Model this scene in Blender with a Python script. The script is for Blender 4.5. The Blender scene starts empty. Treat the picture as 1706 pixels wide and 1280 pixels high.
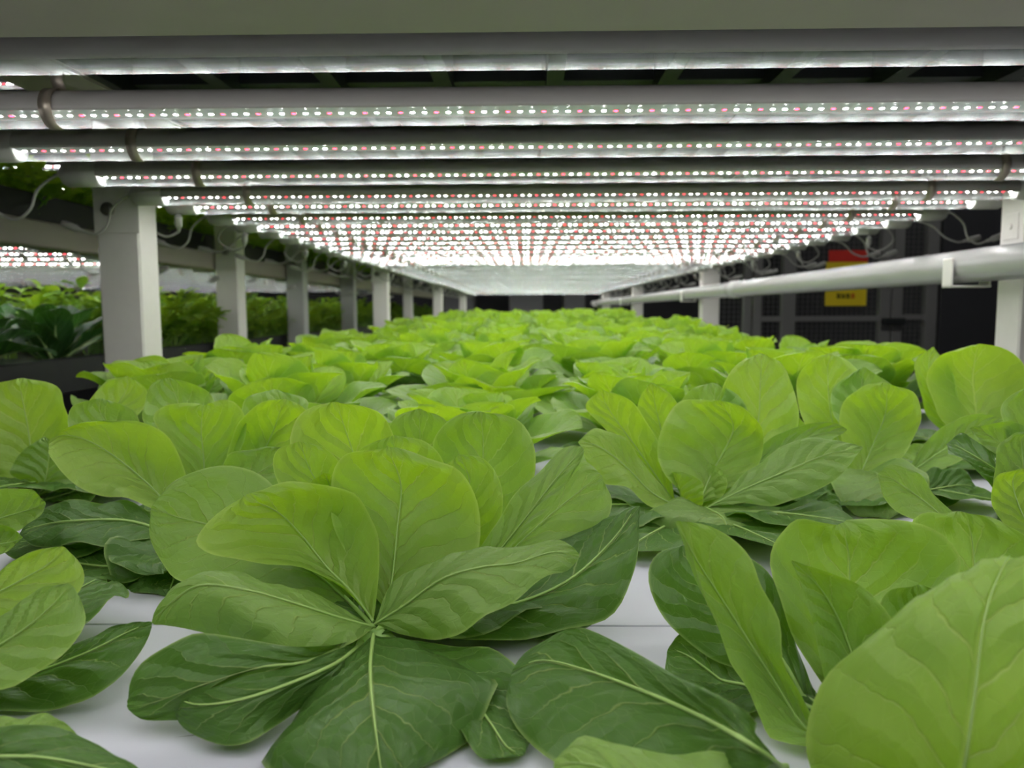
import bpy, math, random
from mathutils import Vector, Matrix
random.seed(7)
PI = math.pi
S = bpy.context.scene
COL = S.collection

# ------------------------------------------------------------------ camera, world, exposure
F_PX = 1300.0
cam_d = bpy.data.cameras.new('camera'); cam = bpy.data.objects.new('camera', cam_d); COL.objects.link(cam)
cam_d.sensor_width = 36.0; cam_d.lens = F_PX/1706*36; cam_d.clip_start = 0.01; cam_d.clip_end = 60
PITCH = math.atan(123/F_PX); YAW = math.atan(24/F_PX); ROLL = math.radians(-0.25)
ROT = (Matrix.Rotation(YAW, 3, 'Z') @ Matrix.Rotation(PI/2 - PITCH, 3, 'X') @ Matrix.Rotation(ROLL, 3, 'Z'))
cam.matrix_world = ROT.to_4x4()
cam_d.dof.use_dof = True; cam_d.dof.focus_distance = 0.42; cam_d.dof.aperture_fstop = 13
S.camera = cam
W = bpy.data.worlds.new('world'); S.world = W; W.use_nodes = True
W.node_tree.nodes['Background'].inputs[0].default_value = (0.8, 0.88, 0.95, 1)
W.node_tree.nodes['Background'].inputs[1].default_value = 0.05
S.view_settings.view_transform = 'Standard'; S.view_settings.look = 'None'
S.view_settings.gamma = 1; S.view_settings.use_curve_mapping = False
S.view_settings.exposure = 0.0
LED_W, LED_R = 360.0, 28.0          # radiance of the white and the red diodes

def at(px, py, k):
    """point of the place seen at that spot: k > 0 is its distance along the rack, k < 0 its height below the lens"""
    r = ROT @ Vector(((px-853)/F_PX, -(py-640)/F_PX, -1))
    return r*(k/r.y) if k > 0 else r*(k/r.z)

# ------------------------------------------------------------------ materials
def nodes(name):
    m = bpy.data.materials.new(name); m.use_nodes = True
    nt = m.node_tree; b = nt.nodes['Principled BSDF']
    return m, nt, b
def simple(name, col, rough=.5, metal=0, spec=.5, noise=0, nscale=40, bump=0):
    m, nt, b = nodes(name)
    b.inputs['Base Color'].default_value = (*col, 1); b.inputs['Roughness'].default_value = rough
    b.inputs['Metallic'].default_value = metal; b.inputs['Specular IOR Level'].default_value = spec
    tc = nt.nodes.new('ShaderNodeTexCoord'); n = nt.nodes.new('ShaderNodeTexNoise')
    n.inputs['Scale'].default_value = nscale; n.inputs['Detail'].default_value = 5
    nt.links.new(tc.outputs['Object'], n.inputs['Vector'])
    if noise:
        mx = nt.nodes.new('ShaderNodeMix'); mx.data_type = 'RGBA'
        mx.inputs[6].default_value = tuple(c*(1-noise) for c in col)+(1,); mx.inputs[7].default_value = tuple(min(1, c*(1+noise)) for c in col)+(1,)
        nt.links.new(n.outputs['Fac'], mx.inputs[0]); nt.links.new(mx.outputs[2], b.inputs['Base Color'])
    if bump:
        bp = nt.nodes.new('ShaderNodeBump'); bp.inputs['Strength'].default_value = bump; bp.inputs['Distance'].default_value = .002
        nt.links.new(n.outputs['Fac'], bp.inputs['Height']); nt.links.new(bp.outputs[0], b.inputs['Normal'])
    return m
def emit(name, col, s):
    m, nt, b = nodes(name); nt.nodes.remove(b)
    e = nt.nodes.new('ShaderNodeEmission'); e.inputs[0].default_value = (*col, 1); e.inputs[1].default_value = s
    nt.links.new(e.outputs[0], nt.nodes['Material Output'].inputs[0]); return m
def clear(name):
    m, nt, b = nodes(name); nt.nodes.remove(b)
    t = nt.nodes.new('ShaderNodeBsdfTransparent'); t.inputs[0].default_value = (.93, .95, .95, 1)
    g = nt.nodes.new('ShaderNodeBsdfGlossy'); g.inputs['Roughness'].default_value = .16; g.inputs[0].default_value = (.9, .95, .95, 1)
    d = nt.nodes.new('ShaderNodeBsdfTranslucent'); d.inputs[0].default_value = (.85, .92, .92, 1)
    lw = nt.nodes.new('ShaderNodeLayerWeight'); lw.inputs[0].default_value = .35
    mp = nt.nodes.new('ShaderNodeMapRange'); mp.inputs[3].default_value = .024; mp.inputs[4].default_value = .15
    m1 = nt.nodes.new('ShaderNodeMixShader'); m2 = nt.nodes.new('ShaderNodeMixShader'); m2.inputs[0].default_value = .06
    nt.links.new(lw.outputs['Facing'], mp.inputs[0]); nt.links.new(mp.outputs[0], m1.inputs[0])
    nt.links.new(t.outputs[0], m1.inputs[1]); nt.links.new(d.outputs[0], m1.inputs[2])
    nt.links.new(m1.outputs[0], m2.inputs[1]); nt.links.new(g.outputs[0], m2.inputs[2])
    nt.links.new(m2.outputs[0], nt.nodes['Material Output'].inputs[0]); return m

def leaf_mat(name, col, tcol, veincol, trans=.4, rough=.42, nv=7.0):
    m, nt, b = nodes(name); N = nt.nodes.new; L = nt.links.new
    def mth(op, a, c=None, cl=False):
        n = N('ShaderNodeMath'); n.operation = op; n.use_clamp = cl
        for i, v in enumerate((a, c)):
            if v is None: continue
            if isinstance(v, (int, float)): n.inputs[i].default_value = v
            else: L(v, n.inputs[i])
        return n.outputs[0]
    uv = N('ShaderNodeUVMap'); sep = N('ShaderNodeSeparateXYZ'); L(uv.outputs[0], sep.inputs[0])
    nz = N('ShaderNodeTexNoise'); nz.inputs['Scale'].default_value = 4; nz.inputs['Detail'].default_value = 3; L(uv.outputs[0], nz.inputs['Vector'])
    wob = mth('MULTIPLY', mth('SUBTRACT', nz.outputs['Fac'], .5), .16)
    u = mth('SUBTRACT', mth('MULTIPLY', sep.outputs[0], 2), 1)          # -1 .. 1 across
    v = sep.outputs[1]
    au = mth('ABSOLUTE', u)
    sgn = mth('MULTIPLY', mth('GREATER_THAN', u, 0), .45)
    # side veins leaving the midrib and bending to the tip
    ph = mth('ADD', mth('ADD', mth('MULTIPLY', mth('SUBTRACT', mth('ADD', v, wob), mth('MULTIPLY', mth('POWER', au, .8), .34)), nv), sgn), 40)
    fr = mth('ABSOLUTE', mth('SUBTRACT', mth('FRACT', ph), .5))          # 0 on a vein
    wv = mth('MULTIPLY', mth('SUBTRACT', 1.05, au), .06)
    side = mth('SUBTRACT', 1, mth('DIVIDE', fr, wv), True)
    side = mth('MULTIPLY', side, mth('SUBTRACT', 1.0, mth('MULTIPLY', au, .75)))
    side = mth('MULTIPLY', side, mth('MULTIPLY', mth('GREATER_THAN', v, .12), mth('LESS_THAN', v, .93)))
    midw = mth('MULTIPLY', mth('SUBTRACT', 1.12, v), .055)
    mid = mth('SUBTRACT', 1, mth('DIVIDE', au, midw), True)
    vor = N('ShaderNodeTexVoronoi'); vor.feature = 'DISTANCE_TO_EDGE'; vor.inputs['Scale'].default_value = 15; L(uv.outputs[0], vor.inputs['Vector'])
    net = mth('SUBTRACT', 1, mth('DIVIDE', vor.outputs['Distance'], .045), True)
    edge = mth('MULTIPLY', mth('SUBTRACT', au, .955), 20, True)
    vein = mth('MAXIMUM', mth('MULTIPLY', side, .85), mid)
    vein = mth('MAXIMUM', vein, mth('MULTIPLY', net, .09))
    vein = mth('MAXIMUM', vein, mth('MULTIPLY', edge, .6), True)
    n2 = N('ShaderNodeTexNoise'); n2.inputs['Scale'].default_value = 3.2; n2.inputs['Detail'].default_value = 4; L(uv.outputs[0], n2.inputs['Vector'])
    def colour(c):
        a = N('ShaderNodeMix'); a.data_type = 'RGBA'
        a.inputs[6].default_value = (c[0]*.82, c[1]*.86, c[2]*.8, 1); a.inputs[7].default_value = (c[0]*1.2, c[1]*1.13, c[2]*1.2, 1)
        L(n2.outputs['Fac'], a.inputs[0])
        d = N('ShaderNodeMix'); d.data_type = 'RGBA'; L(vein, d.inputs[0]); L(a.outputs[2], d.inputs[6])
        d.inputs[7].default_value = (*[min(1, .45*veincol[i]+.55*max(veincol[i], c[i])) for i in range(3)], 1)
        return d.outputs[2]
    L(colour(col), b.inputs['Base Color']); b.inputs['Roughness'].default_value = rough
    b.inputs['Specular IOR Level'].default_value = .4
    hb = mth('SUBTRACT', mth('MULTIPLY', fr, 1.0), mth('MULTIPLY', mth('MAXIMUM', mid, side), .3))
    hb = mth('ADD', hb, mth('MULTIPLY', n2.outputs['Fac'], .8))
    hb = mth('ADD', hb, mth('MULTIPLY', net, -.03))
    bp = N('ShaderNodeBump'); bp.inputs['Strength'].default_value = .6; bp.inputs['Distance'].default_value = .004
    L(hb, bp.inputs['Height']); L(bp.outputs[0], b.inputs['Normal'])
    t = N('ShaderNodeBsdfTranslucent'); L(colour(tcol), t.inputs[0]); L(bp.outputs[0], t.inputs[1])
    mx = N('ShaderNodeMixShader'); mx.inputs[0].default_value = trans
    L(b.outputs[0], mx.inputs[1]); L(t.outputs[0], mx.inputs[2]); L(mx.outputs[0], nt.nodes['Material Output'].inputs[0])
    return m

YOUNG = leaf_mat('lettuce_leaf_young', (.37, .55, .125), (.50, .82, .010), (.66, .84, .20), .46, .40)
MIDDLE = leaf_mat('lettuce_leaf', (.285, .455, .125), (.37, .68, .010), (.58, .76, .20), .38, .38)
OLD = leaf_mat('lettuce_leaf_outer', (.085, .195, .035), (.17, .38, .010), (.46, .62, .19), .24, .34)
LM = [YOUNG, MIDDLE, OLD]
RIB = simple('midrib_flesh', (.40, .60, .17), .45)
STEM = simple('stem_flesh', (.50, .72, .28), .5)
PAK = leaf_mat('pak_choi_leaf', (.06, .17, .045), (.10, .32, .02), (.30, .52, .2), .2, .35)
FEATH = leaf_mat('feathery_leaf', (.30, .50, .07), (.46, .72, .02), (.4, .6, .2), .4, .5)
FEATHD = leaf_mat('feathery_leaf_dark', (.17, .34, .05), (.28, .52, .02), (.3, .5, .2), .35, .5)
WHITE = simple('white_painted_steel', (.82, .80, .77), .38, 0, .5, .04, 60, .05)
BEIGE = simple('grey_painted_steel', (.38, .335, .31), .45, 0, .5, .05, 30, .05)
DARKST = simple('dark_steel', (.026, .030, .031), .5, .3, .5, .3, 20)
BLACK = simple('black_plastic', (.012, .013, .015), .45, 0, .4, .3, 30)
HOUSE = simple('lamp_housing', (.42, .405, .39), .33, 0, .5, .02, 30)
CAPM = simple('lamp_end_cap', (.46, .46, .44), .4)
PCB = simple('led_board', (.60, .64, .62), .4)
CLIP = simple('spring_steel', (.40, .35, .29), .35, .55, .5, .2, 60)
CABLE = simple('cable_sheath', (.42, .42, .39), .35)
BOARD = simple('grow_board_plastic', (.68, .68, .78), .42, 0, .5, .05, 9, .25)
PVC = simple('pvc_pipe', (.46, .46, .465), .22, 0, .6, .05, 12)
BOLT = simple('bolt_steel', (.34, .34, .33), .35, .9)
WALLM = simple('dark_wall_panel', (.045, .046, .050), .7, 0, .3, .2, 3)
FLOORM = simple('grey_floor', (.16, .17, .17), .5, 0, .5, .2, 3)
GREYBAR = simple('grey_frame', (.22, .22, .22), .45, .2, .5, .05, 20)
PANELM = simple('charcoal_panel', (.035, .036, .042), .55)
LEDWM = emit('white_diode', (1.0, 1.0, .97), LED_W)
LEDRM = emit('red_diode', (1.0, .02, .055), LED_R)
CLEAR = clear('clear_tube_cover')

# ------------------------------------------------------------------ mesh helpers
class MB:
    def __init__(s): s.v = []; s.f = []; s.uv = []; s.mi = []; s.smooth = []
    def add(s, vs, fs, mi=0, smooth=False, uvs=None):
        o = len(s.v); s.v += [tuple(p) for p in vs]
        for k, f in enumerate(fs):
            s.f.append([i+o for i in f]); s.mi.append(mi); s.smooth.append(smooth)
            s.uv.append([uvs[i] for i in f] if uvs else [(0, 0)]*len(f))
    def box(s, x0, x1, y0, y1, z0, z1, mi=0, bev=0.0):
        if bev <= 0:
            vs = [(x, y, z) for z in (z0, z1) for y in (y0, y1) for x in (x0, x1)]
            s.add(vs, [(0, 2, 3, 1), (4, 5, 7, 6), (0, 1, 5, 4), (2, 6, 7, 3), (0, 4, 6, 2), (1, 3, 7, 5)], mi); return
        lo = (x0, y0, z0); hi = (x1, y1, z1); vs = []; idx = {}
        for cx in (0, 1):
            for cy in (0, 1):
                for cz in (0, 1):
                    c = (cx, cy, cz)
                    for ax in range(3):
                        p = [0, 0, 0]
                        for a in range(3):
                            e = hi[a] if c[a] else lo[a]; sg = -1 if c[a] else 1
                            p[a] = e if a == ax else e+sg*bev
                        idx[(c, ax)] = len(vs); vs.append(tuple(p))
        fs = []
        for ax in range(3):
            a, b_ = [(1, 2), (0, 2), (0, 1)][ax]
            for side in (0, 1):
                q = []
                for (i, j) in ((0, 0), (1, 0), (1, 1), (0, 1)):
                    c = [0, 0, 0]; c[ax] = side; c[a] = i; c[b_] = j; q.append(idx[(tuple(c), ax)])
                fs.append(q)
        for ax in range(3):
            a, b_ = [(1, 2), (0, 2), (0, 1)][ax]
            for i in (0, 1):
                for j in (0, 1):
                    c0 = [0, 0, 0]; c1 = [0, 0, 0]; c1[ax] = 1
                    for c in (c0, c1): c[a] = i; c[b_] = j
                    c0 = tuple(c0); c1 = tuple(c1)
                    fs.append([idx[(c0, a)], idx[(c0, b_)], idx[(c1, b_)], idx[(c1, a)]])
        for cx in (0, 1):
            for cy in (0, 1):
                for cz in (0, 1): fs.append([idx[((cx, cy, cz), k)] for k in range(3)])
        s.add(vs, fs, mi)
    def tube(s, pts, r, n=10, mi=0, cap=True):
        pts = [Vector(p) for p in pts]; m = len(pts); rs = r if isinstance(r, list) else [r]*m
        vs = []; up = Vector((0, 0, 1))
        for i, p in enumerate(pts):
            t = (pts[min(i+1, m-1)]-pts[max(i-1, 0)]).normalized()
            a = t.cross(up)
            if a.length < .05: a = t.cross(Vector((1, 0, 0)))
            a.normalize(); b = t.cross(a).normalized()
            for k in range(n):
                q = 2*PI*k/n; vs.append(p+(a*math.cos(q)+b*math.sin(q))*rs[i])
        fs = [(i*n+k, i*n+(k+1) % n, (i+1)*n+(k+1) % n, (i+1)*n+k) for i in range(m-1) for k in range(n)]
        s.add(vs, fs, mi, True)
        if cap: s.add(vs[:n], [tuple(range(n))[::-1]], mi); s.add(vs[-n:], [tuple(range(n))], mi)
    def build(s, name, mats, parent=None):
        me = bpy.data.meshes.new(name); me.from_pydata(s.v, [], s.f)
        mats = mats if isinstance(mats, list) else [mats]
        for m in mats: me.materials.append(m)
        me.polygons.foreach_set('material_index', s.mi); me.polygons.foreach_set('use_smooth', s.smooth)
        ul = me.uv_layers.new(name='UVMap'); flat = [c for f in s.uv for u in f for c in u]
        ul.data.foreach_set('uv', flat); me.validate(); me.update()
        o = bpy.data.objects.new(name, me); COL.objects.link(o)
        if parent is not None: o.parent = parent
        return o
def tag(o, label=None, cat=None, group=None, kind=None):
    for k, v in (('label', label), ('category', cat), ('group', group), ('kind', kind)):
        if v: o[k] = v
    return o
def empty(name, loc, label=None, cat=None, group=None, rz=0):
    o = bpy.data.objects.new(name, None); COL.objects.link(o); o.location = loc; o.rotation_euler.z = rz
    o.empty_display_size = .02
    return tag(o, label, cat, group)
def copy_tree(o, parent=None):
    c = o.copy(); COL.objects.link(c); c.parent = parent
    for ch in list(o.children): copy_tree(ch, c)
    return c
def boxobj(name, dims, mat, parent=None, bev=0.0):
    b = MB(); b.box(*dims, 0, bev); return b.build(name, mat, parent)
def catmull(P, n, pw=1.35, end=1.0):
    """n points evenly spaced along a smooth curve through P"""
    P = [Vector(p) for p in P]
    if len(P) == 2: return [P[0].lerp(P[1], i/(n-1)) for i in range(n)]
    Q = [P[0]*2-P[1]]+P+[P[-1]*2-P[-2]]; fine = []
    for i in range(1, len(Q)-2):
        for k in range(14):
            t = k/14; a, b, c, d = Q[i-1:i+3]
            fine.append(.5*((2*b)+(c-a)*t+(2*a-5*b+4*c-d)*t*t+(-a+3*b-3*c+d)*t*t*t))
    fine.append(P[-1]); L = [0]
    for i in range(1, len(fine)): L.append(L[-1]+(fine[i]-fine[i-1]).length)
    out = []; j = 0
    for i in range(n):
        s = i/(n-1); s = (1-(1-s)**pw)*L[-1]*end      # rows a little closer at the tip
        while j < len(L)-2 and L[j+1] < s: j += 1
        d = L[j+1]-L[j]; out.append(fine[j].lerp(fine[j+1], 0 if d == 0 else min(1, (s-L[j])/d)))
    return out
def loft(mb, Lc, Mc, Rc, nt=12, mi=0, ruf=.0015, seed=0, ref=Vector((0, 0, .3)), rim=.07):
    """a leaf blade: left margin, midrib, right margin; the rim turns away from ref, the heart of the plant"""
    rn = random.Random(seed); p1, p2, p3, p4 = [rn.uniform(0, 6) for _ in range(4)]
    n = len(Mc); vs = []; uv = []; h = n//2
    wmax = max((Rc[i]-Lc[i]).length for i in range(n))
    sg = 1 if (Rc[h]-Lc[h]).cross(Mc[h+1]-Mc[h-1]).dot(ref-Mc[h]) > 0 else -1
    for i in range(n):
        lin = i/(n-1); s = 1-(1-lin)**1.35; a = (Rc[i]-Lc[i])*.5; q = ((Lc[i]+Rc[i])*.5-Mc[i])
        T = (Mc[min(i+1, n-1)]-Mc[max(0, i-1)]); wv = Rc[i]-Lc[i]
        if wv.length > .1*wmax or i == 0: Nn = wv.cross(T)*sg; Nn = Nn.normalized() if Nn.length > 1e-9 else Vector((0, 0, 1))
        k0 = min(1, wv.length/.05)
        for k in range(nt+1):
            t = -1+2*k/nt; at_ = abs(t); t2 = t*t
            e = ruf*k0*(t2*(math.sin(s*15+p1+(2 if t > 0 else 0))*1.1+math.sin(s*27+p2+t)*.45)
                 + t*math.sin(s*5+p4)*1.3 + .5*at_*(1-at_)*4*math.cos(2*PI*(7*(s-.34*at_**.8)+(.45 if t > 0 else 0))))
            e -= .0011*k0*math.exp(-(t/.10)**2)
            r = max(0, (at_-.72)/.28)**2*k0+max(0, (s-.86)/.14)**2*.8
            e -= rim*wmax*min(1.0, r)*(.6+.5*math.sin(s*6+p3+t))
            vs.append(Mc[i]+a*t+q*t2+Nn*e); uv.append(((t+1)/2, s))
    w = nt+1
    fs = [(i*w+k, i*w+k+1, (i+1)*w+k+1, (i+1)*w+k) for i in range(n-1) for k in range(nt)]
    mb.add(vs, fs, mi, True, uv)
def midrib(mb, Mc, Lc, Rc, r0=.0016):
    n = len(Mc); pts = Mc[:int(n*.86)]; m = len(pts)
    mb.tube(pts, [r0*(1-.82*i/(m-1)) for i in range(m)], 6)

# ------------------------------------------------------------------ the room
def struct(name, dims, mat):
    o = boxobj(name, dims, mat); o['kind'] = 'structure'; return o
FZ = -.95
struct('floor', (-3.3, 3.3, -1.6, 10.1, FZ-.1, FZ), FLOORM)
struct('ceiling', (-3.3, 3.3, -1.6, 10.1, 1.9, 2.0), WALLM)
struct('wall_back', (-3.3, 3.3, 9.9, 10.0, FZ, 1.9), WALLM)
struct('wall_front', (-3.3, 3.3, -1.6, -1.5, FZ, 1.9), WALLM)
struct('wall_left', (-3.3, -3.2, -1.5, 9.9, FZ, 1.9), WALLM)
struct('wall_right', (3.2, 3.3, -1.5, 9.9, FZ, 1.9), WALLM)

# ------------------------------------------------------------------ tube lamps
X0, X1 = -.538, .715; XC = (X0+X1)/2; HL = (X1-X0)/2; RT = .016; TZ = .176
def cables(sx, kind):
    """a cable leaving the end cap at side sx, hanging in a loop to its plug"""
    e = Vector((sx*(HL+.052), 0, 0)); o = lambda x, y, z: Vector((sx*x, -y*.6, z))
    if kind == 0: P = [e, e+o(.012, .0, -.004), e+o(.03, .01, -.022), e+o(.036, .02, -.045), e+o(.055, .02, -.058), e+o(.075, .02, -.052)]
    elif kind == 1: P = [e, e+o(.02, 0, -.006), e+o(.035, -.01, -.03), e+o(.01, -.02, -.05), e+o(-.015, -.01, -.045), e+o(-.02, .0, -.04)]
    else: P = [e, e+o(.015, .0, -.003), e+o(.04, .01, -.014), e+o(.06, .02, -.035), e+o(.085, .02, -.045), e+o(.10, .02, -.043)]
    c = catmull(P, 22); m = MB(); m.tube(c, .0019, 7)
    d = (c[-1]-c[-3]).normalized()
    m2 = MB(); m2.tube([c[-1]-d*.004, c[-1]+d*.004, c[-1]+d*.008, c[-1]+d*.026, c[-1]+d*.03], [.0028, .0035, .0058, .0058, .0048], 10)
    return m, m2
def make_tube(kl, kr, hl=HL, with_end=True):
    root = empty('tube_lamp', (0, 0, 0))
    a0 = math.radians(-17)     # lip of the housing below the axis
    m = MB(); n = 20; vs = []
    for x in (-hl-.004, hl+.004):
        for rr in (RT, RT-.0012):
            for k in range(n+1):
                a = a0+(PI-2*a0)*k/n; vs.append((x, rr*math.cos(a), rr*math.sin(a)))
    w = n+1; fs = []
    for k in range(n):
        fs += [(k, k+1, 2*w+k+1, 2*w+k), (w+k, 3*w+k, 3*w+k+1, w+k+1)]
    fs += [(0, 2*w, 3*w, w), (n, w+n, 3*w+n, 2*w+n)]
    m.add(vs, fs, 0, True); m.build('housing', HOUSE, root)
    m = MB(); vs = []; n2 = 14
    for x in (-hl-.004, hl+.004):
        for k in range(n2+1):
            a = PI-a0+(PI+2*a0)*k/n2; vs.append((x, (RT-.0004)*math.cos(a), (RT-.0004)*math.sin(a)))
    w = n2+1; m.add(vs, [(k, w+k, w+k+1, k+1) for k in range(n2)], 0, True); m.build('clear_cover', CLEAR, root)
    zb = RT*math.sin(a0)+.0006; m = MB(); m.box(-hl, hl, -.0135, .0135, zb, zb+.0012, 0)
    nl = int(2*hl/.01035); e = .0019
    for k in range(nl):
        x = -hl+.004+k*(2*hl-.008)/(nl-1); mi = 2 if k % 3 == 2 else 1
        if k == nl-1: mi = 1
        m.box(x-e-.0004, x+e+.0004, -e-.0004, e+.0004, zb-.0009, zb, 0)
        vs = []; 
        for q in range(8):
            a = 2*PI*q/8; vs.append((x+e*math.cos(a), e*math.sin(a), zb-.0010))
        m.add(vs+[(x, 0, zb-.00145)], [(8, q, (q+1) % 8) for q in range(8)], mi, True)
    m.build('led_strip', [PCB, LEDWM, LEDRM], root)
    for sx, kk in ((-1, kl), (1, kr)):
        m = MB(); m.tube([(sx*(hl+.001), 0, 0), (sx*(hl+.002), 0, 0), (sx*(hl+.044), 0, 0), (sx*(hl+.048), 0, 0)], [RT-.002, RT+.0007, RT+.0007, RT-.002], 20)
        m.tube([(sx*(hl+.046), 0, 0), (sx*(hl+.056), 0, 0)], [.0065, .0045], 10); m.build('end_cap', CAPM, root)
        if kk is not None and hl == HL:
            c, p = cables(sx, kk); co = c.build('power_cable', CABLE, root); p.build('plug', CAPM, co)
        # bent spring clip with its foot screwed to the hanger strip
        x = sx*(hl-.127) if hl == HL else sx*(hl-.1); m = MB(); pr = []
        for k in range(15):
            a = math.radians(35)+(math.radians(235))*k/14
            pr.append(((RT+.0012)*math.cos(a), (RT+.0012)*math.sin(a)))
        pr = [(.012, .034), (.002, .034), (.001, .026), (.006, .0195)]+pr
        # the hook passes round the near side of the tube
        wv = .0055; vs = [(x+dx, y, z) for (y, z) in pr for dx in (-wv, wv)]
        vs += [(x+dx, y*1.05-.0003, z+.0009) for (y, z) in pr for dx in (-wv, wv)]
        n = len(pr); fs = []
        for k in range(n-1):
            fs += [(2*k, 2*k+1, 2*k+3, 2*k+2), (2*n+2*k, 2*n+2*k+2, 2*n+2*k+3, 2*n+2*k+1), (2*k, 2*k+2, 2*n+2*k+2, 2*n+2*k), (2*k+1, 2*n+2*k+1, 2*n+2*k+3, 2*k+3)]
        m.add(vs, fs, 0, True); m.build('spring_clip', CLIP, root)
    return root
protos = [make_tube(0, 0), make_tube(1, 2), make_tube(2, 1)]
ys = [.538, .696, .842, 1.003, 1.179, 1.291, 1.46, 1.59, 1.733, 1.88]
while ys[-1] < 8.0: ys.append(ys[-1]+.145)
tilt = {0: 21, 1: -3, 4: 7, 6: 7, 9: 2, 14: -6}
lab = ['nearest tube lamp to the camera, clear face turned away, under the wide grey beam',
       'second tube lamp from the front, glossy pinkish housing and steel clip at far left',
       'third tube lamp from the front, whose lit left end hangs left of the white post',
       'fourth tube lamp from the front, lit left end right above the bolted white post',
       'fifth tube lamp from the front, dim diodes, right end meeting the right post',
       'sixth tube lamp from the front, cable looping off its ends behind the posts',
       'seventh tube lamp from the front, faint upper row of the close pair',
       'eighth tube lamp from the front, bright white row of the close pair',
       'ninth tube lamp from the front, just behind the bright white row',
       'tenth tube lamp from the front, small red and white dots']
used = [False]*3
def place_tube(i, x, y, z, rx, label, group):
    k = i % 3
    o = protos[k] if not used[k] else copy_tree(protos[k]); used[k] = True
    o.location = (x, y, z); o.rotation_euler.x = math.radians(rx); tag(o, label, 'lamp', group); return o
for i, y in enumerate(ys):
    if i < 10: l = lab[i]
    elif y < 2.4: l = 'tube lamp in the middle stretch where red and white dots still show in rows'
    elif y < 3.3: l = 'tube lamp in the bright white band just before the second white posts'
    elif y < 5.5: l = 'tube lamp in the merging rows between the second and third white posts'
    else: l = 'tube lamp in the pale blurred rows at the far end of the rack'
    place_tube([2, 1, 2, 0, 0, 1][i] if i < 6 else i, XC, y, TZ+random.uniform(-.0012, .0012), tilt.get(i, random.uniform(-3, 4) if y < 1.9 else (random.uniform(4, 6) if y < 2.9 else random.uniform(7, 11))), l, 'tube lamps across the rack')
for j, y in enumerate((.24, .09, -.06)):
    place_tube(j, XC, y, TZ, 0, 'tube lamp overhead behind the wide grey beam, out of the frame', 'tube lamps across the rack')

# added fill lights above the view, to brighten the dark background
FILLM = emit('fill_light_glow', (1, .98, .94), 45)
for x, y, z, l in ((1.75, 2.6, 1.85, 'added fill light out of view near the mesh enclosure'), (1.0, 7.5, 1.85, 'added fill light out of view towards the far wall'), (-2.2, 8.2, 1.85, 'added fill light out of view over the far left corner')):
    r_ = empty('fill_strip_light', (x, y, z), l, 'lamp', 'added fill lights')
    m = MB(); m.box(-.6, .6, -.06, .06, 0, .048, 0, .005); m.build('housing', WHITE, r_)
    m = MB(); m.box(-.57, .57, -.045, .045, -.008, .0, 0, .003); m.build('diffuser', FILLM, r_)

# ------------------------------------------------------------------ our rack
PY = [(1.201, 1.263), (3.353, 3.41), (5.53, 5.59), (7.70, 7.76)]
posl = ['nearest left white post with a bolt near its top', 'second left white post of the lettuce rack, blurred', 'third left white post of the lettuce rack, small and blurred', 'farthest left white post of the lettuce rack']
posr = ['nearest right white post at the edge of the frame behind the pipe', 'second right white post, standing behind the long pipe', 'third right white post, small, behind the pipe', 'farthest right white post beside the pipe end']
for i, (a, b) in enumerate(PY):
    r = empty('rack_post', (-.6255, (a+b)/2, FZ), posl[i], 'post', 'white posts of the lettuce rack')
    h = (b-a)/2; m = MB(); m.box(-.0325, .0325, -h, h, 0, 1.3-FZ, 0, .003); m.build('upright', WHITE, r)
    m = MB(); m.box(-.035, .035, -h-.002, -h+.0005, -FZ+.120, -FZ+.25, 0, .0008); m.build('bracket_plate', WHITE, r)
    m = MB(); m.tube([(-.012, -h-.002, -FZ+.156), (-.012, -h-.0045, -FZ+.156)], .0105, 18); m.tube([(-.012, -h-.0045, -FZ+.156), (-.012, -h-.010, -FZ+.156)], [.0075, .0068], 6); m.build('bolt', BOLT, r)
    r = empty('rack_post', (.7855, (a+b)/2, FZ), posr[i], 'post', 'white posts of the lettuce rack')
    m = MB(); m.box(-.0375, .0375, -h, h, 0, 1.3-FZ, 0, .003); m.build('upright', WHITE, r)
    m = MB(); m.box(-.0395, -.037, -.018, .018, -FZ+.105, -FZ+.145, 0, .0008); m.tube([(-.0395, 0, -FZ+.125), (-.0425, 0, -FZ+.125)], .005, 10); m.build('bracket_plate', WHITE, r)
tag(boxobj('cross_beam', (-.85, 1.0, .345, .398, .1355, .205), BEIGE, None, .002), 'wide grey beam crossing the very top of the view', 'beam')
for x0, x1, l in ((-.57, -.505, 'left grey rail carrying the tray above the tube lamps'), (.66, .722, 'right grey rail carrying the tray above the tube lamps')):
    tag(boxobj('side_rail', (x0, x1, -.3, 8.2, .252, .30), BEIGE, None, .002), l, 'rail', 'rails under the upper tray')
for x, l in ((XC-HL+.127, 'thin left strip the lamp clips hang from'), (XC+HL-.127, 'thin right strip the lamp clips hang from')):
    tag(boxobj('hanger_strip', (x-.012, x+.012, -.3, 8.15, .2105, .214), BEIGE), l, 'strip', 'hanger strips over the lamps')
    b = MB()
tray = empty('upper_tray', (0, 0, .26), 'black tray of the tier above with ribs underneath', 'tray')
m = MB(); m.box(-.62, .75, -.3, 8.2, .045, .06); m.build('tray_floor', BLACK, tray)
for i in range(11):
    x = -.46+i*.123
    m = MB(); m.box(x-.009, x+.009, -.3, 8.2, -.012, .045); m.build('rib', DARKST, tray)
for y in [.61, .77, .93, 1.09, 1.6, 2.3]:
    m = MB(); m.box(-.50, .655, y-.012, y+.012, .0, .0445); m.build('cross_rib', DARKST, tray)
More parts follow.
